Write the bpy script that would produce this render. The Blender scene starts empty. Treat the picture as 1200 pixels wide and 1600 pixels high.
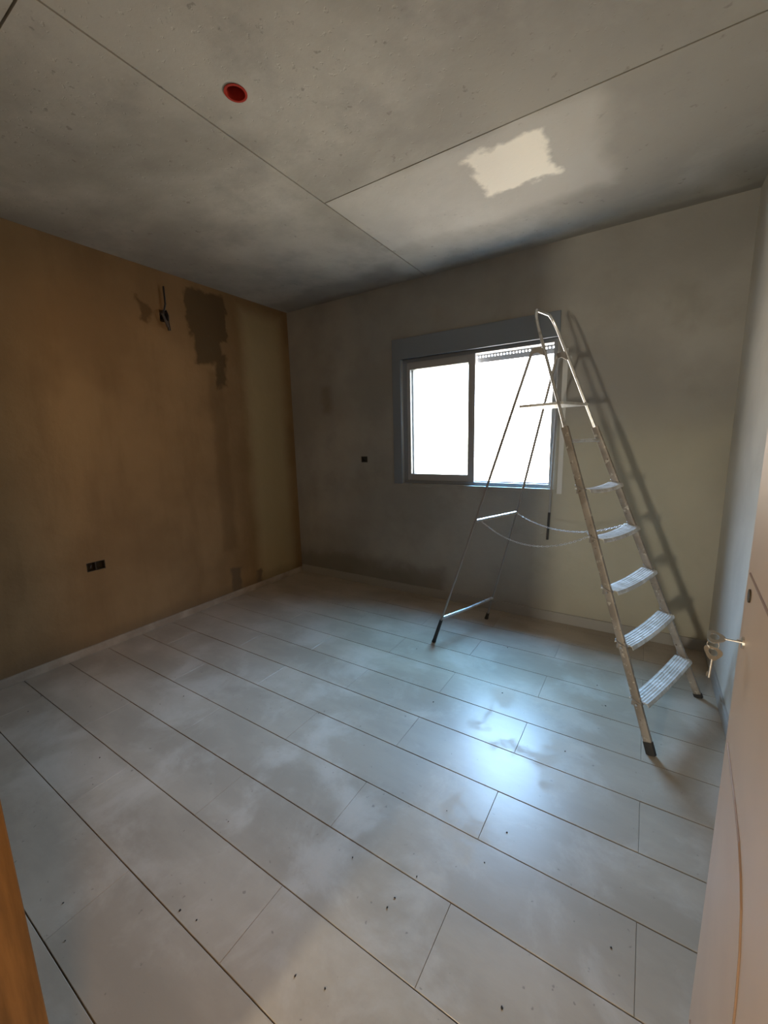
import bpy, bmesh, math, random
from mathutils import Vector, Matrix
random.seed(7)
S = bpy.context.scene
COL = S.collection
PI = math.pi

# ------------------------------------------------------------------ camera
cam_d = bpy.data.cameras.new('camera')
cam_d.sensor_fit = 'HORIZONTAL'; cam_d.sensor_width = 36.0
cam_d.lens = 36.0 * 636.97 / 1200.0
cam_d.clip_start = 0.01
cam = bpy.data.objects.new('camera', cam_d); COL.objects.link(cam)
r = Vector((0.8402, 0.5416, -0.02607)); w = Vector((-0.5342, 0.8278, -0.17206))
w.normalize(); r = (r - w * r.dot(w)).normalized(); u = r.cross(w)
M = Matrix((r, u, -w)).transposed().to_4x4(); M.translation = Vector((3.046, -3.068, 1.356))
cam.matrix_world = M
S.camera = cam

# ------------------------------------------------------------------ sky
wd = bpy.data.worlds.new('sky'); S.world = wd; wd.use_nodes = True
nt = wd.node_tree; nt.nodes.clear()
geo = nt.nodes.new('ShaderNodeTexCoord'); sep = nt.nodes.new('ShaderNodeSeparateXYZ')
mr = nt.nodes.new('ShaderNodeMapRange'); mr.inputs['From Min'].default_value = -1; mr.inputs['From Max'].default_value = 1
cr = nt.nodes.new('ShaderNodeValToRGB'); bg = nt.nodes.new('ShaderNodeBackground'); wo = nt.nodes.new('ShaderNodeOutputWorld')
nt.links.new(geo.outputs['Generated'], sep.inputs[0]); nt.links.new(sep.outputs['Z'], mr.inputs['Value'])
nt.links.new(mr.outputs[0], cr.inputs[0]); nt.links.new(cr.outputs[0], bg.inputs[0]); nt.links.new(bg.outputs[0], wo.inputs[0])
SKY = [(0.0, (0.18, 0.157, 0.128)), (0.46, (0.195, 0.168, 0.135)), (0.51, (0.15, 0.14, 0.125)), (0.62, (0.135, 0.15, 0.175)),
       (0.72, (0.26, 0.34, 0.45)), (0.80, (0.36, 0.59, 0.92)), (0.90, (0.27, 0.63, 1.0)), (1.0, (0.20, 0.50, 1.0))]
cr.color_ramp.elements[0].position = SKY[0][0]; cr.color_ramp.elements[0].color = (*SKY[0][1], 1)
cr.color_ramp.elements[1].position = SKY[-1][0]; cr.color_ramp.elements[1].color = (*SKY[-1][1], 1)
for p_, c_ in SKY[1:-1]:
    e = cr.color_ramp.elements.new(p_); e.color = (*c_, 1)
bg.inputs['Strength'].default_value = 78.0

# ------------------------------------------------------------------ lights
def area(name, loc, rot, sx, sy, power, color, portal=False):
    l = bpy.data.lights.new(name, 'AREA'); l.shape = 'RECTANGLE'; l.size = sx; l.size_y = sy
    l.energy = power; l.color = color
    o = bpy.data.objects.new(name, l); COL.objects.link(o); o.location = loc; o.rotation_euler = rot
    if portal: l.cycles.is_portal = True
    return o
area('window_portal', (1.845, 0.20, 1.48), (-PI / 2, 0, 0), 1.4, 1.2, 1, (1, 1, 1), True)
area('hallway_lamp', (2.2, -5.2, 1.12), (PI / 2, 0, 0), 0.16, 0.26, 50, (1.0, 0.90, 0.70))
area('jamb_fill_light', (2.9, -4.4, 2.45), (0, 0, 0), 0.25, 0.25, 2.0, (1.0, 0.62, 0.30))  # weak warm fill, added out of view to lift the dark door jamb
area('hallway_wall_lamp', (3.36, -3.32, 1.9), (0, PI / 2, 0), 0.15, 0.15, 19, (1.0, 0.58, 0.27))

S.view_settings.view_transform = 'Standard'; S.view_settings.look = 'None'
S.view_settings.exposure = 0.0; S.view_settings.gamma = 1.0
S.view_settings.use_curve_mapping = False
S.cycles.diffuse_bounces = 8; S.cycles.max_bounces = 12
S.cycles.sample_clamp_indirect = 6.0

# ------------------------------------------------------------------ helpers
def tag(o, label=None, cat=None, group=None, kind=None):
    if label: o['label'] = label
    if cat: o['category'] = cat
    if group: o['group'] = group
    if kind: o['kind'] = kind
    return o

def obj(name, bm, mat, parent=None, smooth=False):
    bmesh.ops.recalc_face_normals(bm, faces=bm.faces)
    me = bpy.data.meshes.new(name); bm.to_mesh(me); bm.free()
    if smooth:
        for p in me.polygons: p.use_smooth = True
        try: me.set_sharp_from_angle(angle=math.radians(35))
        except Exception: pass
    me.materials.append(mat)
    o = bpy.data.objects.new(name, me); COL.objects.link(o)
    if parent: o.parent = parent
    return o

def empty(name, loc, rz=0.0):
    o = bpy.data.objects.new(name, None); COL.objects.link(o)
    o.location = loc; o.rotation_euler = (0, 0, rz); o.empty_display_size = 0.05
    return o

def box(bm, a, b, bevel=0.0):
    x0, y0, z0 = a; x1, y1, z1 = b
    g = bmesh.ops.create_cube(bm, size=1.0)
    vs = g['verts']
    for v in vs:
        v.co = Vector(((x0 + x1) / 2 + v.co.x * (x1 - x0), (y0 + y1) / 2 + v.co.y * (y1 - y0), (z0 + z1) / 2 + v.co.z * (z1 - z0)))
    if bevel > 0:
        es = list({e for v in vs for e in v.link_edges})
        bmesh.ops.bevel(bm, geom=es, offset=bevel, segments=2, affect='EDGES', profile=0.6)

def tube(bm, pts, rad, seg=10, cap=True, flat=None, ref=None):
    """swept tube; flat=(a,b) makes the section an a x b rounded box aligned to ref"""
    pts = [Vector(p) for p in pts]
    rings = []
    prev = None
    for i, p in enumerate(pts):
        if i == 0: d = pts[1] - p
        elif i == len(pts) - 1: d = p - pts[i - 1]
        else: d = (pts[i + 1] - p).normalized() + (p - pts[i - 1]).normalized()
        d.normalize()
        if prev is None:
            a = Vector(ref) if ref else (Vector((0, 0, 1)) if abs(d.z) < 0.9 else Vector((1, 0, 0)))
        else: a = prev
        a = (a - d * a.dot(d)).normalized(); prev = a
        b = d.cross(a)
        rr = rad[i] if isinstance(rad, (list, tuple)) else rad
        ring = []
        for k in range(seg):
            t = 2 * PI * k / seg
            if flat:
                ct, st = math.cos(t), math.sin(t); n = 0.35
                ca = math.copysign(abs(ct) ** n, ct) * flat[0] / 2; cb = math.copysign(abs(st) ** n, st) * flat[1] / 2
                ring.append(bm.verts.new(p + a * ca + b * cb))
            else:
                ring.append(bm.verts.new(p + a * math.cos(t) * rr + b * math.sin(t) * rr))
        rings.append(ring)
    for i in range(len(rings) - 1):
        for k in range(seg):
            bm.faces.new((rings[i][k], rings[i][(k + 1) % seg], rings[i + 1][(k + 1) % seg], rings[i + 1][k]))
    if cap:
        bm.faces.new(rings[0]); bm.faces.new(list(reversed(rings[-1])))

def slab(bm, axis, front, back, u0, u1, v0, v1, holes=()):
    """wall slab with rectangular holes. axis 0: plane x=const (u=y,v=z); axis 1: plane y=const (u=x,v=z)"""
    us = sorted({u0, u1, *[h[0] for h in holes], *[h[1] for h in holes]})
    vs = sorted({v0, v1, *[h[2] for h in holes], *[h[3] for h in holes]})
    us = [a for a in us if u0 <= a <= u1]; vs = [a for a in vs if v0 <= a <= v1]
    def P(a, b, c): return (c, a, b) if axis == 0 else (a, c, b)
    cache = {}
    def V(i, j, k):
        if (i, j, k) not in cache: cache[(i, j, k)] = bm.verts.new(P(us[i], vs[j], front if k == 0 else back))
        return cache[(i, j, k)]
    def solid(i, j):
        if i < 0 or j < 0 or i >= len(us) - 1 or j >= len(vs) - 1: return False
        cu, cv = (us[i] + us[i + 1]) / 2, (vs[j] + vs[j + 1]) / 2
        return not any(h[0] < cu < h[1] and h[2] < cv < h[3] for h in holes)
    for i in range(len(us) - 1):
        for j in range(len(vs) - 1):
            if not solid(i, j): continue
            for k in (0, 1): bm.faces.new((V(i, j, k), V(i + 1, j, k), V(i + 1, j + 1, k), V(i, j + 1, k)))
            if not solid(i - 1, j): bm.faces.new((V(i, j, 0), V(i, j, 1), V(i, j + 1, 1), V(i, j + 1, 0)))
            if not solid(i + 1, j): bm.faces.new((V(i + 1, j, 0), V(i + 1, j, 1), V(i + 1, j + 1, 1), V(i + 1, j + 1, 0)))
            if not solid(i, j - 1): bm.faces.new((V(i, j, 0), V(i, j, 1), V(i + 1, j, 1), V(i + 1, j, 0)))
            if not solid(i, j + 1): bm.faces.new((V(i, j + 1, 0), V(i, j + 1, 1), V(i + 1, j + 1, 1), V(i + 1, j + 1, 0)))

# ------------------------------------------------------------------ materials
class Mat:
    def __init__(s, name, rough=0.8, metal=0.0, spec=0.5):
        s.m = bpy.data.materials.new(name); s.m.use_nodes = True
        s.t = s.m.node_tree; s.b = s.t.nodes['Principled BSDF']
        s.b.inputs['Roughness'].default_value = rough; s.b.inputs['Metallic'].default_value = metal
        s.b.inputs['Specular IOR Level'].default_value = spec
        s.pos = None
    def N(s, k, **kw):
        n = s.t.nodes.new(k)
        for a, b in kw.items(): setattr(n, a, b)
        return n
    def L(s, a, b): s.t.links.new(a, b)
    def P(s):
        if s.pos is None: s.pos = s.N('ShaderNodeNewGeometry').outputs['Position']
        return s.pos
    def objc(s):
        return s.N('ShaderNodeTexCoord').outputs['Object']
    def scaled(s, vec, sc):
        n = s.N('ShaderNodeVectorMath', operation='MULTIPLY'); s.L(vec, n.inputs[0]); n.inputs[1].default_value = sc
        return n.outputs[0]
    def noise(s, scale, detail=4, rough=0.55, vec=None, dist=0.0):
        n = s.N('ShaderNodeTexNoise'); s.L(vec or s.P(), n.inputs['Vector'])
        n.inputs['Scale'].default_value = scale; n.inputs['Detail'].default_value = detail
        n.inputs['Roughness'].default_value = rough; n.inputs['Distortion'].default_value = dist
        return n.outputs['Fac']
    def mask(s, fac, lo, hi, a=0.0, b=1.0):
        n = s.N('ShaderNodeMapRange', interpolation_type='SMOOTHSTEP'); s.L(fac, n.inputs['Value'])
        n.inputs['From Min'].default_value = lo; n.inputs['From Max'].default_value = hi
        n.inputs['To Min'].default_value = a; n.inputs['To Max'].default_value = b
        return n.outputs[0]
    def col(s, c):
        n = s.N('ShaderNodeRGB'); n.outputs[0].default_value = (*c, 1); return n.outputs[0]
    def mix(s, fac, a, b, mode='MIX'):
        n = s.N('ShaderNodeMix', data_type='RGBA', blend_type=mode)
        if isinstance(fac, float): n.inputs[0].default_value = fac
        else: s.L(fac, n.inputs[0])
        for x, i in ((a, 6), (b, 7)):
            if isinstance(x, tuple): n.inputs[i].default_value = (*x, 1)
            else: s.L(x, n.inputs[i])
        return n.outputs[2]
    def math(s, op, a, b=None):
        n = s.N('ShaderNodeMath', operation=op)
        for x, i in ((a, 0), (b, 1)):
            if x is None: continue
            if isinstance(x, (int, float)): n.inputs[i].default_value = x
            else: s.L(x, n.inputs[i])
        return n.outputs[0]
    def color(s, c):
        if isinstance(c, tuple): s.b.inputs['Base Color'].default_value = (*c, 1)
        else: s.L(c, s.b.inputs['Base Color'])
    def bump(s, h, strength=0.3, dist=0.01):
        n = s.N('ShaderNodeBump'); n.inputs['Strength'].default_value = strength; n.inputs['Distance'].default_value = dist
        s.L(h, n.inputs['Height']); s.L(n.outputs[0], s.b.inputs['Normal'])
    def blob(s, axes, c, half, soft, wob=0.03, nscale=9.0):
        """wobbly-edged rectangular patch: axes e.g. 'YZ'"""
        sx = s.N('ShaderNodeSeparateXYZ'); s.L(s.P(), sx.inputs[0])
        nz = s.N('ShaderNodeTexNoise'); s.L(s.P(), nz.inputs['Vector']); nz.inputs['Scale'].default_value = nscale; nz.inputs['Detail'].default_value = 4
        sc = s.N('ShaderNodeSeparateColor'); s.L(nz.outputs['Color'], sc.inputs[0])
        out = None
        for a, cc, hh, ch in zip(axes, c, half, ('Red', 'Green')):
            off = s.math('MULTIPLY', s.math('SUBTRACT', sc.outputs[ch], 0.5), wob * 4)
            d = s.math('SUBTRACT', s.math('ABSOLUTE', s.math('SUBTRACT', s.math('ADD', sx.outputs[a], off), cc)), hh)
            out = d if out is None else s.math('MAXIMUM', out, d)
        return s.mask(out, -soft, soft, 1.0, 0.0)

def simple(name, c, rough=0.6, metal=0.0, spec=0.5):
    m = Mat(name, rough, metal, spec); m.color(c); return m.m

# ochre plaster of the left wall
m = Mat('ochre_plaster', 0.9, 0, 0.2)
c = m.mix(m.mask(m.noise(1.1, 5), 0.35, 0.68), (0.21, 0.134, 0.066), (0.28, 0.183, 0.092))
c = m.mix(m.mask(m.noise(3.5, 6, 0.6, vec=m.scaled(m.P(), (1, 1.6, 0.35))), 0.45, 0.72, 0, 0.35), c, (0.16, 0.098, 0.045))
c = m.mix(m.math('MULTIPLY', m.blob('YZ', (-0.86, 1.2), (0.07, 0.75), 0.03, 0.02, 5), 0.45), c, (0.14, 0.088, 0.042))
c = m.mix(m.math('MULTIPLY', m.blob('YZ', (-0.33, 1.2), (0.22, 1.3), 0.08, 0.02, 4), 0.6), c, (0.40, 0.33, 0.18))
stain = m.math('MAXIMUM', m.blob('YZ', (-0.885, 2.38), (0.175, 0.17), 0.014, 0.03, 11),
               m.math('MAXIMUM', m.blob('YZ', (-0.90, 2.13), (0.12, 0.12), 0.02, 0.03, 8), m.blob('YZ', (-0.80, 1.96), (0.045, 0.13), 0.02, 0.03, 9)))
c = m.mix(m.math('MULTIPLY', stain, 0.85), c, (0.075, 0.052, 0.027))
c = m.mix(m.math('MULTIPLY', m.blob('YZ', (-1.38, 2.30), (0.035, 0.07), 0.015, 0.03, 12), 0.8), c, (0.09, 0.055, 0.025))
c = m.mix(m.math('MULTIPLY', m.blob('YZ', (-0.83, 0.14), (0.05, 0.12), 0.02, 0.04, 9), 0.8), c, (0.12, 0.09, 0.06))
c = m.mix(m.math('MULTIPLY', m.blob('YZ', (-0.58, 0.10), (0.04, 0.07), 0.02, 0.04, 9), 0.8), c, (0.12, 0.09, 0.06))
c = m.mix(m.math('MULTIPLY', m.blob('YZ', (-1.5, 0.03), (2.0, 0.08), 0.05, 0.02, 7), 0.45), c, (0.14, 0.10, 0.06))
m.color(c); m.bump(m.noise(14, 6, 0.6), 0.35, 0.01); MAT_OCHRE = m.m

# grey-buff plaster of the window wall
m = Mat('grey_plaster', 0.9, 0, 0.2)
c = m.mix(m.mask(m.noise(0.9, 5), 0.38, 0.66), (0.30, 0.29, 0.27), (0.40, 0.39, 0.36))
c = m.mix(m.mask(m.noise(2.6, 6, 0.6), 0.5, 0.75, 0, 0.5), c, (0.25, 0.235, 0.20))
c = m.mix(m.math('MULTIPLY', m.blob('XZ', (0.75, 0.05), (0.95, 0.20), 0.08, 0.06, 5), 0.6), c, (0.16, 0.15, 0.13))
c = m.mix(m.math('MULTIPLY', m.blob('XZ', (0.45, 1.75), (0.05, 0.12), 0.05, 0.03, 9), 0.5), c, (0.18, 0.15, 0.12))
c = m.mix(m.math('MULTIPLY', m.blob('XZ', (2.97, 0.70), (0.5, 0.70), 0.25, 0.03, 3), 0.5), c, (0.56, 0.53, 0.39))  # hallway light on the wall right of the window, painted into the plaster colour
m.color(c); m.bump(m.noise(12, 6, 0.6), 0.35, 0.01); MAT_GREY = m.m

m = Mat('right_wall_plaster', 0.88, 0, 0.2)
c = m.mix(m.mask(m.noise(1.3, 5), 0.38, 0.66), (0.50, 0.48, 0.43), (0.60, 0.58, 0.52))
m.color(c); m.bump(m.noise(12, 6, 0.6), 0.3, 0.01); MAT_RIGHT = m.m

m = Mat('hall_plaster', 0.9, 0, 0.2); m.color(m.mix(m.mask(m.noise(1.3, 5), 0.4, 0.66), (0.55, 0.45, 0.32), (0.6, 0.5, 0.36))); MAT_HALL = m.m

# fair-faced concrete of the ceiling
def concrete(name, patch=False):
    m = Mat(name, 0.75, 0, 0.35)
    c = m.mix(m.mask(m.noise(0.9, 6, 0.6, dist=0.3), 0.36, 0.66), (0.35, 0.33, 0.285), (0.55, 0.525, 0.465))
    c = m.mix(m.mask(m.noise(3.2, 7, 0.65), 0.47, 0.72, 0, 0.5), c, (0.30, 0.28, 0.25))
    c = m.mix(m.mask(m.noise(26, 3, 0.6), 0.66, 0.74, 0, 0.55), c, (0.20, 0.18, 0.15))
    c = m.mix(m.math('MULTIPLY', m.blob('XY', (2.0, -0.02), (1.6, 0.05), 0.04, 0.05, 4), 0.5), c, (0.2, 0.19, 0.17))
    c = m.mix(m.math('MULTIPLY', m.blob('XY', (0.7, -0.10), (0.7, 0.22), 0.1, 0.08, 4), 0.5), c, (0.2, 0.18, 0.16))
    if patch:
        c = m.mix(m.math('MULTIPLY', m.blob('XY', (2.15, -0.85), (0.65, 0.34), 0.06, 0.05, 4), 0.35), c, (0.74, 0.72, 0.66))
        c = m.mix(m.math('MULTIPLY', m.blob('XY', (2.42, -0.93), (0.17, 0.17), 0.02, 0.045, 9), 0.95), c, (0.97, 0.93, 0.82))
    m.color(c)
    h = m.math('ADD', m.noise(6, 6, 0.6), m.math('MULTIPLY', m.mask(m.noise(40, 3), 0.62, 0.72), -0.4))
    m.bump(h, 0.3, 0.008)
    return m.m
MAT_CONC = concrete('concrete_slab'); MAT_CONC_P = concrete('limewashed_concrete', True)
MAT_JOINT = simple('joint_shadow_mortar', (0.05, 0.045, 0.035), 0.95)
MAT_GROUT = simple('grout', (0.17, 0.155, 0.135), 0.9)

# dusty semi-gloss floor tile
m = Mat('porcelain_tile', 0.4, 0, 0.5)
oi = m.N('ShaderNodeObjectInfo')
c = m.mix(m.mask(m.noise(1.6, 6, 0.6, vec=m.scaled(m.P(), (1, 2.2, 1))), 0.36, 0.66), (0.33, 0.283, 0.225), (0.42, 0.362, 0.29))
c = m.mix(m.mask(oi.outputs['Random'], 0, 1, 0, 0.35), c, (0.31, 0.267, 0.215))
dust = m.mask(m.noise(3.4, 7, 0.65, dist=0.4), 0.46, 0.66)
c = m.mix(m.math('MULTIPLY', dust, 0.35), c, (0.58, 0.52, 0.45))
c = m.mix(m.mask(m.noise(46, 2, 0.5), 0.71, 0.76, 0, 0.6), c, (0.16, 0.14, 0.12))
m.color(c); m.L(m.mask(dust, 0, 1, 0.34, 0.58), m.b.inputs['Roughness'])
m.bump(m.noise(30, 5, 0.6, vec=m.scaled(m.P(), (0.4, 1, 1))), 0.12, 0.003); MAT_TILE = m.m

m = Mat('cream_door_paint', 0.45, 0, 0.4)
m.color(m.mix(m.mask(m.noise(2.5, 5), 0.35, 0.7), (0.50, 0.375, 0.28), (0.56, 0.43, 0.32))); MAT_DOOR = m.m
m = Mat('brown_wood_frame', 0.5, 0, 0.4)
m.color(m.mix(m.mask(m.noise(7, 6, 0.6, vec=m.scaled(m.P(), (5, 5, 0.4))), 0.35, 0.7), (0.14, 0.075, 0.025), (0.26, 0.14, 0.05))); MAT_WOOD = m.m
MAT_FRAME = simple('grey_aluminium_frame', (0.26, 0.285, 0.32), 0.45, 0.2)
MAT_SASH = simple('pale_aluminium_sash', (0.45, 0.47, 0.50), 0.4, 0.4)
MAT_SHUT = simple('pvc_shutter', (0.40, 0.41, 0.43), 0.6)
MAT_BOX = simple('shutter_box_grey', (0.20, 0.23, 0.27), 0.7)
MAT_STRAP_P = simple('pale_strap', (0.62, 0.63, 0.62), 0.8)
MAT_STRAP_D = simple('dark_strap', (0.06, 0.06, 0.06), 0.8)
MAT_RED = simple('red_plastic', (0.42, 0.035, 0.02), 0.5)
MAT_DARK = simple('dark_plastic', (0.035, 0.025, 0.012), 0.7)
MAT_BLACK = simple('black_rubber', (0.025, 0.023, 0.022), 0.6)
MAT_CABLE = simple('black_cable', (0.01, 0.009, 0.012), 0.45)
MAT_CABLE_G = simple('grey_cable', (0.05, 0.045, 0.05), 0.5)
MAT_BOXGREY = simple('grey_box_plastic', (0.07, 0.07, 0.065), 0.7)
MAT_CHROME = simple('worn_nickel', (0.72, 0.72, 0.70), 0.25, 1.0)
MAT_GRIT = simple('grit', (0.03, 0.025, 0.02), 0.9)

m = Mat('splattered_rail', 0.5, 0.25, 0.4)
n1 = m.noise(38, 5, 0.6, vec=m.objc())
c = m.mix(m.mask(m.noise(9, 4, vec=m.objc()), 0.4, 0.65), (0.27, 0.235, 0.20), (0.37, 0.33, 0.29))
c = m.mix(m.mask(n1, 0.58, 0.68, 0, 0.6), c, (0.72, 0.68, 0.60))
c = m.mix(m.mask(m.noise(60, 3, vec=m.objc()), 0.66, 0.70, 0, 0.8), c, (0.10, 0.07, 0.05))
m.color(c); MAT_RAIL = m.m
m = Mat('bright_tube', 0.3, 0.8, 0.5)
m.color(m.mix(m.mask(m.noise(30, 4, vec=m.objc()), 0.5, 0.65), (0.62, 0.63, 0.64), (0.46, 0.46, 0.46))); MAT_TUBE = m.m
m = Mat('paint_stained_tread', 0.45, 0.35, 0.5)
c = m.mix(m.mask(m.noise(12, 5, 0.6, vec=m.objc()), 0.42, 0.62), (0.60, 0.58, 0.54), (0.82, 0.82, 0.80))
c = m.mix(m.mask(m.noise(45, 4, vec=m.objc()), 0.60, 0.66, 0, 0.7), c, (0.40, 0.34, 0.27))
m.color(c); MAT_TREAD = m.m
MAT_REAR = simple('dull_rear_tube', (0.30, 0.28, 0.26), 0.5, 0.3)

g = bpy.data.materials.new('window_glass'); g.use_nodes = True; t = g.node_tree; t.nodes.clear()
tr = t.nodes.new('ShaderNodeBsdfTransparent'); tr.inputs[0].default_value = (0.93, 0.95, 0.95, 1)
gl = t.nodes.new('ShaderNodeBsdfGlossy'); gl.inputs['Roughness'].default_value = 0.05
fr = t.nodes.new('ShaderNodeFresnel'); mx = t.nodes.new('ShaderNodeMixShader'); ou = t.nodes.new('ShaderNodeOutputMaterial')
t.links.new(fr.outputs[0], mx.inputs[0]); t.links.new(tr.outputs[0], mx.inputs[1]); t.links.new(gl.outputs[0], mx.inputs[2]); t.links.new(mx.outputs[0], ou.inputs[0])
MAT_GLASS = g

# ------------------------------------------------------------------ the room shell
W, H, YF, TW = 3.445, 2.60, -2.947, 0.15       # width, height, front wall face, its thickness
WT = 0.26                                       # window wall thickness
JL, JR = 2.31, 3.15                             # doorway
bm = bmesh.new(); box(bm, (-0.15, -5.6, -0.15), (W + 0.2, WT, -0.008))
floor = tag(obj('floor', bm, MAT_GROUT), 'pale rectangular porcelain tiles in running bond', kind='structure')

ROW = 0.2284; TL = 0.93; GAP = 0.0030
tile_cache = {}
def tile_mesh(L_, D_):
    key = (round(L_, 3), round(D_, 3))
    if key in tile_cache: return tile_cache[key]
    bm = bmesh.new(); c = 0.0010; x, y = L_ / 2, D_ / 2
    lo = [bm.verts.new(v) for v in ((-x, -y, -0.008), (x, -y, -0.008), (x, y, -0.008), (-x, y, -0.008))]
    mi = [bm.verts.new(v) for v in ((-x, -y, -c), (x, -y, -c), (x, y, -c), (-x, y, -c))]
    to = [bm.verts.new(v) for v in ((-x + c, -y + c, 0), (x - c, -y + c, 0), (x - c, y - c, 0), (-x + c, y - c, 0))]
    for a, b in ((lo, mi), (mi, to)):
        for k in range(4): bm.faces.new((a[k], a[(k + 1) % 4], b[(k + 1) % 4], b[k]))
    bm.faces.new(to); bm.faces.new(lo[::-1])
    me = bpy.data.meshes.new('tile'); bm.to_mesh(me); bm.free(); me.materials.append(MAT_TILE)
    tile_cache[key] = me; return me
for k in range(-13, 8):
    y1 = -1.457 + ROW * (k + 1); y0 = -1.457 + ROW * k
    y1 = min(y1, 0.0); 
    if y1 - y0 < 0.02: continue
    off = 2.65 if k % 2 == 0 else 2.185
    n0 = -4
    for i in range(n0, 3):
        x0 = max(off + TL * i, 0.0); x1 = min(off + TL * (i + 1), W)
        if x1 - x0 < 0.02: continue
        if y0 < YF - TW: x0 = max(x0, 1.6)
        if x1 - x0 < 0.02: continue
        o = bpy.data.objects.new('tile', tile_mesh(x1 - x0 - 0.0008, y1 - y0 - GAP)); COL.objects.link(o)
        o.location = ((x0 + x1) / 2, (y0 + y1) / 2, random.uniform(-0.0006, 0.0)); o.parent = floor
        o.rotation_euler = (random.uniform(-0.0022, 0.0022), random.uniform(-0.0006, 0.0006), 0)

# ceiling: slab above, four board-marked panels below it, open joints
bm = bmesh.new(); box(bm, (-0.2, YF - TW, H + 0.05), (W + 0.2, WT, H + 0.20))
ceiling = tag(obj('ceiling', bm, MAT_JOINT), 'bare concrete ceiling with open formwork joints', kind='structure')
JX, JY, JY2, JG = 1.512, -1.195, -2.45, 0.0035
def panel(x0, x1, y0, y1, mat, hole=None):
    bm = bmesh.new()
    if not hole: box(bm, (x0, y0, H), (x1, y1, H + 0.05))
    else:
        cx, cy, rad = hole; n = 32; q = rad * 1.6
        for z in (H, H + 0.05):
            xs = (x0, cx - q, cx + q, x1); ys = (y0, cy - q, cy + q, y1)
            for i in range(3):
                for j in range(3):
                    if i == 1 and j == 1: continue
                    bm.faces.new([bm.verts.new(p) for p in ((xs[i], ys[j], z), (xs[i + 1], ys[j], z), (xs[i + 1], ys[j + 1], z), (xs[i], ys[j + 1], z))])
            for k in range(n):
                pts = []
                for kk in (k, k + 1):
                    a = 2 * PI * kk / n; m_ = max(abs(math.cos(a)), abs(math.sin(a)))
                    pts.append(((cx + rad * math.cos(a), cy + rad * math.sin(a), z), (cx + q * math.cos(a) / m_, cy + q * math.sin(a) / m_, z)))
                bm.faces.new([bm.verts.new(p) for p in (pts[0][0], pts[0][1], pts[1][1], pts[1][0])])
        for k in range(n):
            a, b = 2 * PI * k / n, 2 * PI * (k + 1) / n
            bm.faces.new([bm.verts.new(p) for p in ((cx + rad * math.cos(a), cy + rad * math.sin(a), H), (cx + rad * math.cos(b), cy + rad * math.sin(b), H),
                                                    (cx + rad * math.cos(b), cy + rad * math.sin(b), H + 0.05), (cx + rad * math.cos(a), cy + rad * math.sin(a), H + 0.05))])
        for a, b in (((x0, y0), (x1, y0)), ((x1, y0), (x1, y1)), ((x1, y1), (x0, y1)), ((x0, y1), (x0, y0))):
            bm.faces.new([bm.verts.new(p) for p in ((*a, H), (*b, H), (*b, H + 0.05), (*a, H + 0.05))])
        bmesh.ops.remove_doubles(bm, verts=bm.verts, dist=1e-5)
    return obj('ceiling_panel', bm, mat, ceiling)
RC = (1.708, -1.905, 0.036)
panel(0.0, JX - JG, JY2 + JG, 0.0, MAT_CONC)
panel(0.0, JX - JG, YF, JY2 - JG, MAT_CONC)
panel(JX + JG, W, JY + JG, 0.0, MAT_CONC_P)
panel(JX + JG, W, YF, JY - JG, MAT_CONC, RC)

# walls
WX0, WX1, WZ0, WZ1 = 1.27, 2.49, 0.985, 2.012
bm = bmesh.new(); slab(bm, 1, 0.0, WT, -0.15, W + 0.15, -0.008, H + 0.05, [(WX0, WX1, WZ0, WZ1), (0.832, 0.902, 1.165, 1.22)])
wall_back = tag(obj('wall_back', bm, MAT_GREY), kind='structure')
bm = bmesh.new(); slab(bm, 0, 0.0, -0.15, YF - TW, 0.0, -0.008, H + 0.05, [(-1.962, -1.852, 0.552, 0.612), (-1.275, -1.215, 2.25, 2.33)])
wall_left = tag(obj('wall_left', bm, MAT_OCHRE), kind='structure')
bm = bmesh.new(); slab(bm, 0, W, W + 0.15, -5.6, 0.0, -0.008, H + 0.05)
tag(obj('wall_right', bm, MAT_RIGHT), kind='structure')
bm = bmesh.new(); slab(bm, 1, YF, YF - TW, 0.0, W, -0.008, H + 0.05, [(JL - 0.046, JR + 0.046, -0.008, 2.056)])
wall_front = tag(obj('wall_front', bm, MAT_OCHRE), kind='structure')
# hallway behind the doorway
bm = bmesh.new(); slab(bm, 0, 1.60, 1.45, -5.6, YF - TW, -0.008, H + 0.05); tag(obj('wall_hall_left', bm, MAT_HALL), kind='structure')
bm = bmesh.new(); slab(bm, 1, -5.45, -5.6, 1.60, W, -0.008, H + 0.05); tag(obj('wall_hall_end', bm, MAT_HALL), kind='structure')
bm = bmesh.new(); box(bm, (1.45, -5.6, H), (W + 0.15, YF - TW, H + 0.15)); tag(obj('ceiling_hall', bm, MAT_CONC), kind='structure')

# skirting
def skirting(name, a, b, mat=MAT_TILE):
    bm = bmesh.new(); box(bm, a, b, 0.0015); return tag(obj(name, bm, mat), kind='structure')
MAT_SKIRT = None
m = Mat('skirting_mortar', 0.85, 0, 0.3)
m.color(m.mix(m.mask(m.noise(5, 6), 0.4, 0.65), (0.27, 0.22, 0.17), (0.38, 0.32, 0.25))); m.bump(m.noise(20, 5), 0.4, 0.01); MAT_SKIRT = m.m
MAT_SKIRT2 = simple('grey_skirting', (0.33, 0.32, 0.30), 0.7)
skirting('baseboard_left', (0.0, YF, 0.0), (0.012, 0.0, 0.055), MAT_SKIRT)
skirting('baseboard_back', (0.012, -0.012, 0.0), (W, 0.0, 0.075), MAT_SKIRT2)
skirting('baseboard_right', (W - 0.012, YF, 0.0), (W, -0.012, 0.075), MAT_SKIRT2)

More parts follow.
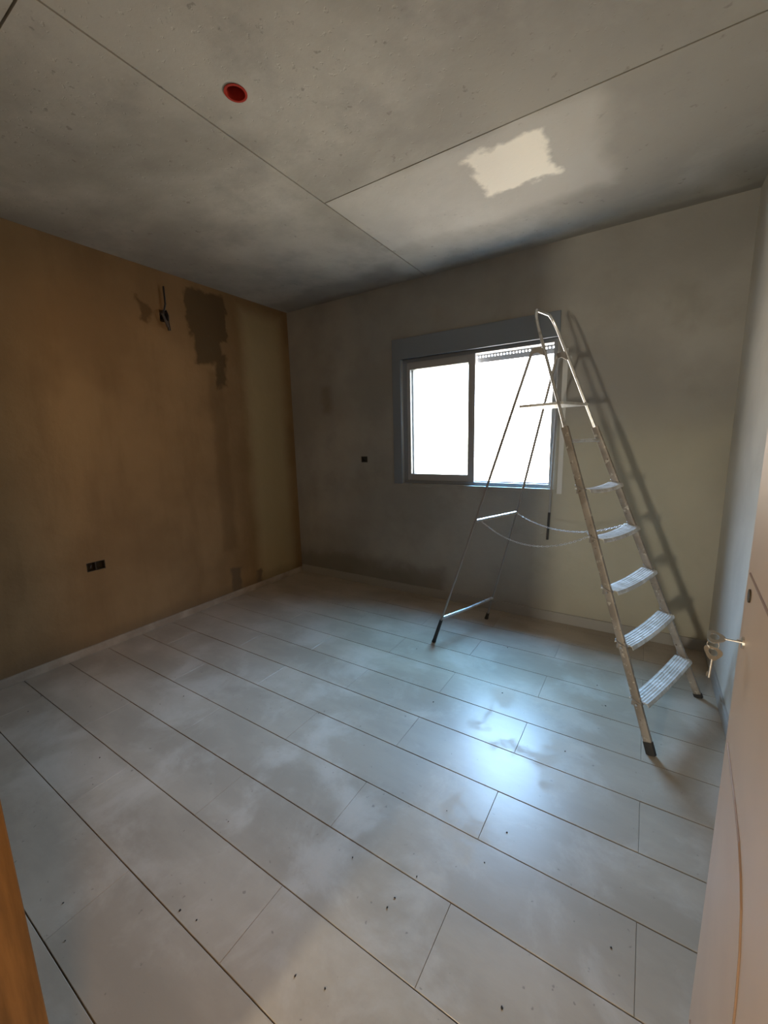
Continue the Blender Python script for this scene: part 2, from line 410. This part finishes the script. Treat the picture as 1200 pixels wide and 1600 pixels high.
# ------------------------------------------------------------------ window
bm = bmesh.new()
y0, y1 = 0.03, 0.11
box(bm, (WX0, y0, WZ0), (WX0 + 0.035, y1, WZ1)); box(bm, (WX1 - 0.03, y0, WZ0), (WX1, y1, WZ1))
box(bm, (WX0 + 0.035, y0, WZ0), (WX1 - 0.03, y1, WZ0 + 0.030)); box(bm, (WX0 + 0.035, y0, WZ1 - 0.025), (WX1 - 0.03, y1, WZ1))
box(bm, (WX0 + 0.035, 0.068, WZ0 + 0.030), (WX1 - 0.03, 0.072, WZ0 + 0.038))
window = tag(obj('window_1', bm, MAT_FRAME), 'two-part sliding window, right half slid open', kind='structure')
def sash(x0, x1, z0, z1, y0, y1, wl, wr, wt, wb):
    bm = bmesh.new()
    box(bm, (x0, y0, z0), (x0 + wl, y1, z1), 0.002); box(bm, (x1 - wr, y0, z0), (x1, y1, z1), 0.002)
    box(bm, (x0 + wl, y0, z0), (x1 - wr, y1, z0 + wb), 0.002); box(bm, (x0 + wl, y0, z1 - wt), (x1 - wr, y1, z1), 0.002)
    s_ = obj('sash', bm, MAT_SASH, window)
    bm = bmesh.new(); ym = (y0 + y1) / 2; box(bm, (x0 + wl, ym - 0.002, z0 + wb), (x1 - wr, ym + 0.002, z1 - wt)); obj('pane', bm, MAT_GLASS, s_)
sash(WX0 + 0.035, 1.90, WZ0 + 0.030, WZ1 - 0.025, 0.036, 0.064, 0.030, 0.055, 0.058, 0.055)
sash(WX0 + 0.038, 1.895, WZ0 + 0.034, WZ1 - 0.028, 0.076, 0.104, 0.035, 0.045, 0.055, 0.045)
# surround bands: shutter box above and the wide grey stile at the left
bm = bmesh.new(); box(bm, (1.19, -0.012, WZ1), (2.50, 0.03, 2.175), 0.004); 
sb = tag(obj('trim_1', bm, MAT_BOX), 'grey roller shutter box above the window', kind='structure')
bm = bmesh.new(); box(bm, (1.19, -0.012, 0.985), (WX0, 0.0, WZ1), 0.003); tag(obj('trim_2', bm, MAT_BOX), kind='structure')
bm = bmesh.new(); box(bm, (1.25, -0.006, 0.962), (2.515, 0.028, WZ0 + 0.003), 0.001); tag(obj('trim_3', bm, MAT_GREY), 'window sill', kind='structure')
# roller shutter, a hand's width let down, with its rows of light slots
rs = tag(empty('roller_shutter', (1.88, 0.15, 1.935)), 'grey slatted roller shutter nearly fully raised behind the window head', 'shutter')
for k in range(2):
    zb = 0.012 + 0.038 * k
    bm = bmesh.new(); n = 52; x0, x1 = -0.605, 0.605; p = (x1 - x0) / n
    box(bm, (x0, -0.005, zb - 0.012 if k == 0 else zb), (x1, 0.005, zb + 0.024))
    for i in range(n): box(bm, (x0 + p * i, -0.004, zb + 0.024), (x0 + p * (i + 0.45), 0.004, zb + 0.038))
    obj('slat', bm, MAT_SHUT, rs)
# straps
bm = bmesh.new(); box(bm, (2.525, -0.004, 0.955), (2.557, -0.001, 1.93)); st = obj('shutter_strap', bm, MAT_STRAP_P)
tag(st, 'pale flat pull strap of the roller shutter beside the window', 'strap')
bm = bmesh.new(); tube(bm, [(2.500, -0.006, 2.0), (2.498, -0.008, 1.5), (2.488, -0.010, 1.0), (2.478, -0.012, 0.63)], 1, 8, flat=(0.004, 0.014), ref=(0, 1, 0))
hs = empty('hanging_strap', (2.49, -0.01, 0.63)); tag(hs, 'thin grey cord with dark weighted end hanging right of the window', 'cord')
hs_p = obj('cord', bm, simple('grey_cord', (0.33, 0.33, 0.33), 0.85), hs); hs_p.location = -hs.location; 
bm = bmesh.new(); tube(bm, [(2.483, -0.013, 0.82), (2.477, -0.013, 0.62)], 0.008, 8); o = obj('dark_end', bm, MAT_STRAP_D, hs); o.location = -hs.location

# ------------------------------------------------------------------ boxes and cables in the walls
def boxpart(name, mat, parts, parent=None):
    bm = bmesh.new()
    for a, b in parts: box(bm, a, b)
    return obj(name, bm, mat, parent)
jb = tag(empty('socket_box', (0, -1.907, 0.582)), 'empty dark double socket box sunk in the ochre left wall', 'socket box')
for s in (-1, 1):
    cy = 0.0275 * s; h = 0.0265
    boxpart('back_box', MAT_DARK, [((-0.045, cy - h, -0.029), (-0.041, cy + h, 0.029)), ((-0.041, cy - h, -0.029), (-0.001, cy - h + 0.003, 0.029)),
            ((-0.041, cy + h - 0.003, -0.029), (-0.001, cy + h, 0.029)), ((-0.041, cy - h + 0.003, -0.029), (-0.001, cy + h - 0.003, -0.026)),
            ((-0.041, cy - h + 0.003, 0.026), (-0.001, cy + h - 0.003, 0.029))], jb)
bm = bmesh.new(); tube(bm, [(-0.04, -0.03, 0.0), (-0.02, -0.02, 0.008), (-0.012, -0.03, -0.01)], 0.003, 6); obj('wire', bm, MAT_CABLE_G, jb)
jb2 = tag(empty('junction_box', (0.867, 0, 1.1925)), 'small dark junction box in the grey wall left of the window', 'junction box')
h, v = 0.034, 0.0265
boxpart('back_box', MAT_BOXGREY, [((-h, 0.036, -v), (h, 0.04, v)), ((-h, 0.002, -v), (-h + 0.004, 0.036, v)), ((h - 0.004, 0.002, -v), (h, 0.036, v)),
        ((-h + 0.004, 0.002, -v), (h - 0.004, 0.036, -v + 0.004)), ((-h + 0.004, 0.002, v - 0.004), (h - 0.004, 0.036, v))], jb2)
bm = bmesh.new(); tube(bm, [(-0.026, 0.012, 0.022), (0.0, 0.006, 0.0), (0.026, 0.012, -0.018)], 0.005, 6); obj('wire', bm, MAT_BOXGREY, jb2)

cb = tag(empty('cable_bundle', (0, -1.245, 2.29)), 'loose black cables sticking out of the left wall near the ceiling', 'cable')
def cable(name, pts, rad, mat):
    bm = bmesh.new(); tube(bm, pts, rad, 7); obj(name, bm, mat, cb, True)
cable('cable', [(-0.05, 0.0, 0.02), (0.01, 0.0, 0.03), (0.03, 0.005, 0.08), (0.028, 0.006, 0.20)], 0.0065, MAT_CABLE)
cable('cable', [(-0.05, 0.01, 0.0), (0.02, 0.01, 0.01), (0.045, 0.0, -0.04), (0.035, 0.012, -0.10)], 0.010, MAT_CABLE)
cable('cable', [(-0.05, -0.01, 0.01), (0.02, -0.01, 0.03), (0.05, -0.035, 0.0), (0.05, -0.005, -0.08)], 0.009, MAT_CABLE_G)
cable('cable', [(-0.05, 0.015, 0.02), (0.02, 0.012, 0.04), (0.04, 0.012, 0.0), (0.03, 0.014, -0.05)], 0.005, MAT_CABLE)
bm = bmesh.new(); box(bm, (-0.06, -0.029, -0.038), (-0.052, 0.029, 0.038)); obj('back_box', bm, MAT_DARK, cb)

# red ceiling box, a cup sunk into the concrete
rb = tag(empty('ceiling_box', (RC[0], RC[1], H)), 'round red plastic junction box sunk in the concrete ceiling', 'junction box')
bm = bmesh.new(); n = 32; R = 0.0355; prof = [(R, -0.002), (R + 0.004, -0.003), (R + 0.004, 0.0), (R - 0.0001, 0.0002), (R, 0.045), (0.001, 0.0455), (0.001, 0.043), (R - 0.003, 0.0425), (R - 0.003, -0.002)]
prof = [(R - 0.003, 0.0425), (R - 0.003, -0.003), (R + 0.005, -0.003), (R + 0.005, -0.0005), (R, -0.0003), (R, 0.045)]
rings = [[bm.verts.new((rr * math.cos(2 * PI * k / n), rr * math.sin(2 * PI * k / n), z)) for k in range(n)] for rr, z in prof]
for a, b in zip(rings, rings[1:]):
    for k in range(n): bm.faces.new((a[k], a[(k + 1) % n], b[(k + 1) % n], b[k]))
obj('cup', bm, MAT_RED, rb, True)
bm = bmesh.new(); bm.faces.new([bm.verts.new((0.033 * math.cos(2 * PI * k / n), 0.033 * math.sin(2 * PI * k / n), 0.040)) for k in range(n)])
ex = bmesh.ops.extrude_face_region(bm, geom=list(bm.faces)); 
for v in ex['geom']:
    if isinstance(v, bmesh.types.BMVert): v.co.z += 0.004
obj('cup_base', bm, simple('dark_red_plastic', (0.10, 0.012, 0.006), 0.6), rb)

# ------------------------------------------------------------------ door frame and open door
bm = bmesh.new()
box(bm, (JL - 0.05, YF - TW - 0.012, 0.0), (JL, YF + 0.0, 2.02), 0.002)
box(bm, (JR, YF - TW - 0.012, 0.0), (JR + 0.05, YF + 0.0, 2.02), 0.002)
box(bm, (JL - 0.05, YF - TW - 0.012, 2.02), (JR + 0.05, YF + 0.0, 2.06), 0.002)
fm = tag(obj('trim_4', bm, MAT_WOOD), 'brown wooden door lining', kind='structure')

HN = Vector((3.158, -2.945)); EN = Vector((3.207, -2.165))
dv = (EN - HN); DL = dv.length; dang = math.atan2(dv.y, dv.x)
door = empty('door_1', (HN.x, HN.y, 0.008), dang); tag(door, 'cream panelled room door standing open at the right edge', kind='structure')
# local: x along leaf from hinge to free edge, +y = room side (left in view)
TH = 0.036
bm = bmesh.new(); box(bm, (0, -TH, 0), (DL, 0, 2.01), 0.0015); leaf = obj('door_leaf', bm, MAT_DOOR, door)
MAT_GROOVE = simple('moulding_shadow_line', (0.27, 0.17, 0.11), 0.5)
def bead(pts):
    bm = bmesh.new(); tube(bm, [(x, 0.0004, z) for x, z in pts], 0.0020, 6); obj('panel_moulding', bm, MAT_GROOVE, door)
bead([(DL - 0.03, 1.115), (0.14, 1.115), (0.13, 1.125), (0.13, 1.86), (0.14, 1.87), (DL - 0.03, 1.87)])
bead([(DL - 0.03, 0.797), (0.608, 0.796), (0.534, 0.790), (0.495, 0.777), (0.465, 0.757), (0.438, 0.719), (0.421, 0.667), (0.408, 0.60), (0.402, 0.50), (0.40, 0.40), (0.40, 0.15), (DL - 0.03, 0.15)])
bm = bmesh.new(); box(bm, (DL, -TH + 0.008, 0.93), (DL + 0.002, -0.008, 1.15)); obj('latch_plate', bm, MAT_CHROME, door)
KX = DL - 0.055; KZ = 1.002
# spindle hole (handle missing) and keyhole escutcheon
bm = bmesh.new(); tube(bm, [(KX, 0.0, KZ + 0.082), (KX, 0.0025, KZ + 0.082)], 0.011, 16); obj('spindle_hole', bm, MAT_DARK, door)
bm = bmesh.new(); tube(bm, [(KX, 0.0, KZ), (KX, 0.003, KZ)], 0.010, 16); obj('escutcheon', bm, MAT_CHROME, door)
for z in (0.25, 1.05, 1.8):
    bm = bmesh.new(); tube(bm, [(0.0, 0.006, z - 0.04), (0.0, 0.006, z + 0.04)], 0.007, 10); obj('hinge', bm, MAT_CHROME, door)

# keys
dm = Matrix.Translation((HN.x, HN.y, 0.008)) @ Matrix.Rotation(dang, 4, 'Z')
kp = dm @ Vector((KX, 0.003, KZ))
def ring_strip(bm, pts, thick, width_dir, width):
    tube(bm, pts, 1, 8, cap=False, flat=(width, thick), ref=width_dir)
def make_key(name, origin, rot, label, ext=0.0):
    k = empty(name, origin); k.rotation_euler = rot; tag(k, label, 'key')
    bm = bmesh.new(); tube(bm, [(0, 0, -ext), (0, 0, 0.026)], 0.0018, 10)
    box(bm, (-0.0008, 0.0, 0.001 - ext), (0.0008, 0.004, 0.010 - ext)); obj('shaft', bm, MAT_CHROME, k, True)
    # bow: trefoil plate with a hole
    bm = bmesh.new(); n = 36; zc = 0.038; vo, vi = [], []
    for s in (-0.001, 0.001):
        o_, i_ = [], []
        for q in range(n):
            a = 2 * PI * q / n + PI / 2
            R_ = 0.0125 + 0.0016 * math.cos(3 * (a - PI / 2 - PI))
            o_.append(bm.verts.new((s, R_ * math.cos(a) * 1.05, zc + R_ * math.sin(a))))
            i_.append(bm.verts.new((s, 0.007 * math.cos(a), zc + 0.001 + 0.0065 * math.sin(a))))
        vo.append(o_); vi.append(i_)
    for q in range(n):
        q2 = (q + 1) % n
        for s in (0, 1): bm.faces.new((vo[s][q], vo[s][q2], vi[s][q2], vi[s][q]))
        bm.faces.new((vo[0][q], vo[0][q2], vo[1][q2], vo[1][q])); bm.faces.new((vi[0][q], vi[0][q2], vi[1][q2], vi[1][q]))
    obj('bow', bm, MAT_CHROME, k)
    return k
# key in the lock, pointing out of the leaf into the room (local z -> door +y)
nd = (dm.to_3x3() @ Vector((0, 1, 0))).normalized()
q1 = nd.to_track_quat('Z', 'Y')
k1 = make_key('key', kp - nd * 0.004, (0, 0, 0), 'nickel key turned in the lock of the open door')
k1.rotation_mode = 'QUATERNION'; k1.rotation_quaternion = q1 @ Matrix.Rotation(math.radians(65), 4, 'Z').to_quaternion()
bowc = kp + nd * 0.034
rc = bowc + nd * 0.002 + Vector((0, 0, -0.014))
kr = empty('key_ring', rc); tag(kr, 'small wire ring linking the two keys', 'key ring')
bm = bmesh.new(); n = 28; cx = nd
pts = [(cx * math.cos(2 * PI * k / n) + Vector((0, 0, 1)) * math.sin(2 * PI * k / n)) * 0.008 for k in range(n + 1)]
tube(bm, pts, 0.0009, 6); obj('wire_ring', bm, MAT_CHROME, kr, True)
k2 = make_key('key', rc + Vector((0, 0, -0.014 - 0.038)), (0.05, -0.03, math.radians(60)), 'nickel key dangling from the ring below the lock', 0.010)

# ------------------------------------------------------------------ stepladder
LA = math.atan2(0.942, 0.337)
ax = Vector((math.cos(LA), math.sin(LA), 0))
org = Vector((3.153, -1.172, 0)) + ax * 0.31
lad = empty('stepladder', org, LA)
tag(lad, 'tall paint-splattered aluminium stepladder standing open under the window', 'ladder')
TN = 2.565
def fp(s, z, dx=0.0, dy=0.0): return Vector((s * (0.31 - 0.110 * z) + dx, z / TN + dy, z))
for s in (-1, 1):
    bm = bmesh.new(); tube(bm, [fp(s, 0.045 if s < 0 else 0.016), fp(s, 1.40)], 1, 16, flat=(0.018, 0.034), ref=(1, 0, 0)); obj('rail', bm, MAT_RAIL, lad, True)
    bm = bmesh.new(); tube(bm, [fp(s, 0.002), fp(s, 0.052 if s < 0 else 0.022)], 1, 16, flat=(0.021, 0.038), ref=(1, 0, 0)); tag(obj('rubber_foot', bm, MAT_BLACK, lad, True), 'black rubber foot')
    for k in range(5):   # bolts on the outside of the rail
        bm = bmesh.new(); c_ = fp(s, 0.195 + 0.225 * k); tube(bm, [c_ + Vector((s * 0.008, 0, 0)), c_ + Vector((s * 0.019, 0, 0))], 0.005, 8)
        obj('bolt', bm, MAT_CHROME, lad, True)
# slim tube hoop forming the hand hold
bm = bmesh.new()
pts = [fp(-1, 1.36), fp(-1, 1.6), fp(-1, 1.80), fp(-1, 1.93), fp(-1, 1.985, 0.010), fp(-1, 2.018, 0.030, 0.0)]
pr = [fp(1, 1.36), fp(1, 1.6), fp(1, 1.80), fp(1, 1.90), fp(1, 1.955, -0.004), fp(1, 1.99, -0.014), fp(1, 2.012, -0.030)]
tube(bm, pts + list(reversed(pr)), 0.0078, 10); obj('hand_hoop', bm, MAT_TUBE, lad, True)

def tread(z, depth=0.078, narrow=False):
    zz = z; hw = 0.31 - 0.110 * zz - 0.009; yc = zz / TN
    bm = bmesh.new()
    nx = 12
    n = 13
    def top(i, t):   # x index, t across depth 0 front .. 1 back
        x = -hw + 2 * hw * i / nx
        sag = -0.013 * (1 - (x / hw) ** 2)
        y = yc - depth * 0.55 + depth * t
        zq = zz + sag
        if t < 0.12: zq -= 0.010 * ((0.12 - t) / 0.12) ** 2
        return Vector((x, y, zq))
    prof = []
    for k in range(n + 1):
        t_ = k / n; rib = 0.0018 * (k % 2) if 0 < k < n else 0
        prof.append((t_, rib))
    rows = []
    for i in range(nx + 1):
        up_ = [bm.verts.new(top(i, t_) + Vector((0, 0, rb_))) for t_, rb_ in prof]
        lo_ = [bm.verts.new(top(i, t_) + Vector((0, 0, -0.008 if t_ in (0.0, 1.0) else -0.004))) for t_, rb_ in prof]
        rows.append((up_, lo_))
    for i in range(nx):
        a, b = rows[i], rows[i + 1]
        for k in range(n):
            bm.faces.new((a[0][k], a[0][k + 1], b[0][k + 1], b[0][k])); bm.faces.new((a[1][k], b[1][k], b[1][k + 1], a[1][k + 1]))
        bm.faces.new((a[0][0], b[0][0], b[1][0], a[1][0])); bm.faces.new((a[0][n], a[1][n], b[1][n], b[0][n]))
    for a in (rows[0], rows[-1]):
        for k in range(n): bm.faces.new((a[0][k], a[0][k + 1], a[1][k + 1], a[1][k]))
    return obj('step', bm, MAT_TREAD, lad)
ZS = [0.205, 0.43, 0.655, 0.88, 1.105, 1.33]
for z in ZS:
    if z > 1.3:      # the topmost rung is a bare round bar
        bm = bmesh.new(); tube(bm, [fp(-1, z), fp(1, z)], 0.0085, 10); obj('rung', bm, MAT_TREAD, lad, True); continue
    tr_ = tread(z)
    for s in (-1, 1):   # wire binding round the rail end
        bm = bmesh.new(); c_ = fp(s, z + 0.005)
        pts = [c_ + Vector((0.016 * math.cos(a), 0.027 * math.sin(a), 0.010 * math.sin(a))) for a in [2 * PI * k / 16 for k in range(17)]]
        tube(bm, pts, 0.0022, 6)
        br = [(-0.004, -0.02), (0.004, 0.02)]
        box(bm, (c_.x - 0.010 * (s > 0) - 0.002, c_.y - 0.02, z - 0.026), (c_.x + 0.010 * (s < 0) + 0.002, c_.y + 0.02, z - 0.006))
        tag(obj('step_bracket', bm, MAT_REAR, tr_, True))
# small top platform between front and rear
zp = 1.525; hwp = 0.31 - 0.110 * zp - 0.012
bm = bmesh.new(); box(bm, (-hwp, zp / TN - 0.02, zp - 0.010), (hwp, zp / TN + 0.235, zp + 0.004), 0.003)
obj('platform', bm, MAT_TREAD, lad)
# rear frame
def rp(s, z):
    xb = -0.31 if s < 0 else 0.25
    x1_ = s * 0.2125; x2_ = s * 0.115
    x = xb + (x1_ - xb) * z / 0.86 if z < 0.86 else x1_ + (x2_ - x1_) * (z - 0.86) / (1.86 - 0.86)
    return Vector((x, 1.318 - 0.307 * z, z))
for s in (-1, 1):
    bm = bmesh.new(); tube(bm, [rp(s, 0.04), rp(s, 0.86), rp(s, 1.80)], 0.0075, 10); obj('rear_leg', bm, MAT_REAR, lad, True)
    bm = bmesh.new(); tube(bm, [rp(s, 0.0), rp(s, 0.02), rp(s, 0.17 if s < 0 else 0.05)], [0.015, 0.013, 0.011], 10)
    tag(obj('rear_foot', bm, MAT_BLACK, lad, True), 'black rubber sleeve on the rear leg')
    # hinge bracket
    bm = bmesh.new(); a = fp(s, 1.78); b = rp(s, 1.80)
    tube(bm, [a, (a + b) / 2 + Vector((0, 0, 0.012)), b], 1, 8, flat=(0.006, 0.030), ref=(1, 0, 0)); obj('hinge_bracket', bm, MAT_REAR, lad, True)
for z in (0.185, 0.86):
    bm = bmesh.new(); a, b = rp(-1, z), rp(1, z); mid = (a + b) / 2 + Vector((0, 0, -0.006 if z < 0.5 else 0))
    tube(bm, [a, mid, b], 0.0105, 10); tag(obj('cross_bar', bm, MAT_TUBE, lad, True), 'bright steel cross bar')
# chains
def chain(a, b, sag):
    a, b = Vector(a), Vector(b); N_ = 240
    P = [a.lerp(b, k / N_) + Vector((0, 0, -4 * sag * (k / N_) * (1 - k / N_))) for k in range(N_ + 1)]
    bm = bmesh.new(); acc = 0; step = 0.0135; nxt = 0; flip = 0
    for k in range(N_):
        acc += (P[k + 1] - P[k]).length
        if acc >= nxt:
            nxt += step; d = (P[k + 1] - P[k]).normalized()
            sd = Vector((1, 0, 0)) if flip else d.cross(Vector((1, 0, 0))).normalized()
            flip = 1 - flip; q = P[k]
            pts = [q + d * 0.0088 * math.cos(t) + sd * 0.0042 * math.sin(t) for t in [2 * PI * j / 8 for j in range(9)]]
            tube(bm, pts, 0.0013, 4, cap=False, ref=tuple(d.cross(sd)))
    return obj('chain', bm, MAT_TUBE, lad)
a = rp(-1, 0.86); a.x += 0.045; chain(a, fp(-1, 0.885, 0, 0.02), 0.10)
a = rp(1, 0.86); a.x -= 0.010; chain(a, fp(1, 0.885, 0, 0.02), 0.085)

# ------------------------------------------------------------------ grit on the floor
GR = [(44, 1112), (64, 1088), (156, 1184), (145, 1226), (287, 1088), (315, 1088), (498, 1115), (357, 1284), (551, 1340), (281, 1423), (307, 1438),
      (99, 1411), (102, 1470), (605, 1418), (617, 1403), (508, 1545), (757, 1348), (792, 1301), (677, 1097), (785, 1083), (651, 1014), (793, 1012),
      (933, 1071), (946, 1103), (883, 1174), (784, 1575), (955, 1481), (461, 1525), (651, 1370), (698, 1267)]
cl = Vector(M.translation); f_ = 636.97
def floor_pt(px, py):
    d = r * ((px - 600) / f_) + u * (-(py - 800) / f_) + w
    return cl + d * (-cl.z / d.z)
first = None
for i, (px, py) in enumerate(GR):
    q = floor_pt(px, py)
    if first is None or i % 3 == 0:
        bm = bmesh.new(); bmesh.ops.create_icosphere(bm, subdivisions=1, radius=0.005)
        for v in bm.verts: v.co = Vector((v.co.x * random.uniform(0.7, 1.5), v.co.y * random.uniform(0.6, 1.2), v.co.z * random.uniform(0.4, 0.6)))
        o = obj('grit_crumb', bm, MAT_GRIT); first = o
    else:
        o = first.copy(); COL.objects.link(o)
    o.location = (q.x, q.y, 0.0012); o.rotation_euler = (0, 0, random.uniform(0, 6)); s_ = random.uniform(0.4, 0.75); o.scale = (s_, s_, s_)
    tag(o, 'tiny dark crumb of building grit lying on the tiled floor', 'grit', 'crumbs of grit scattered on the floor')
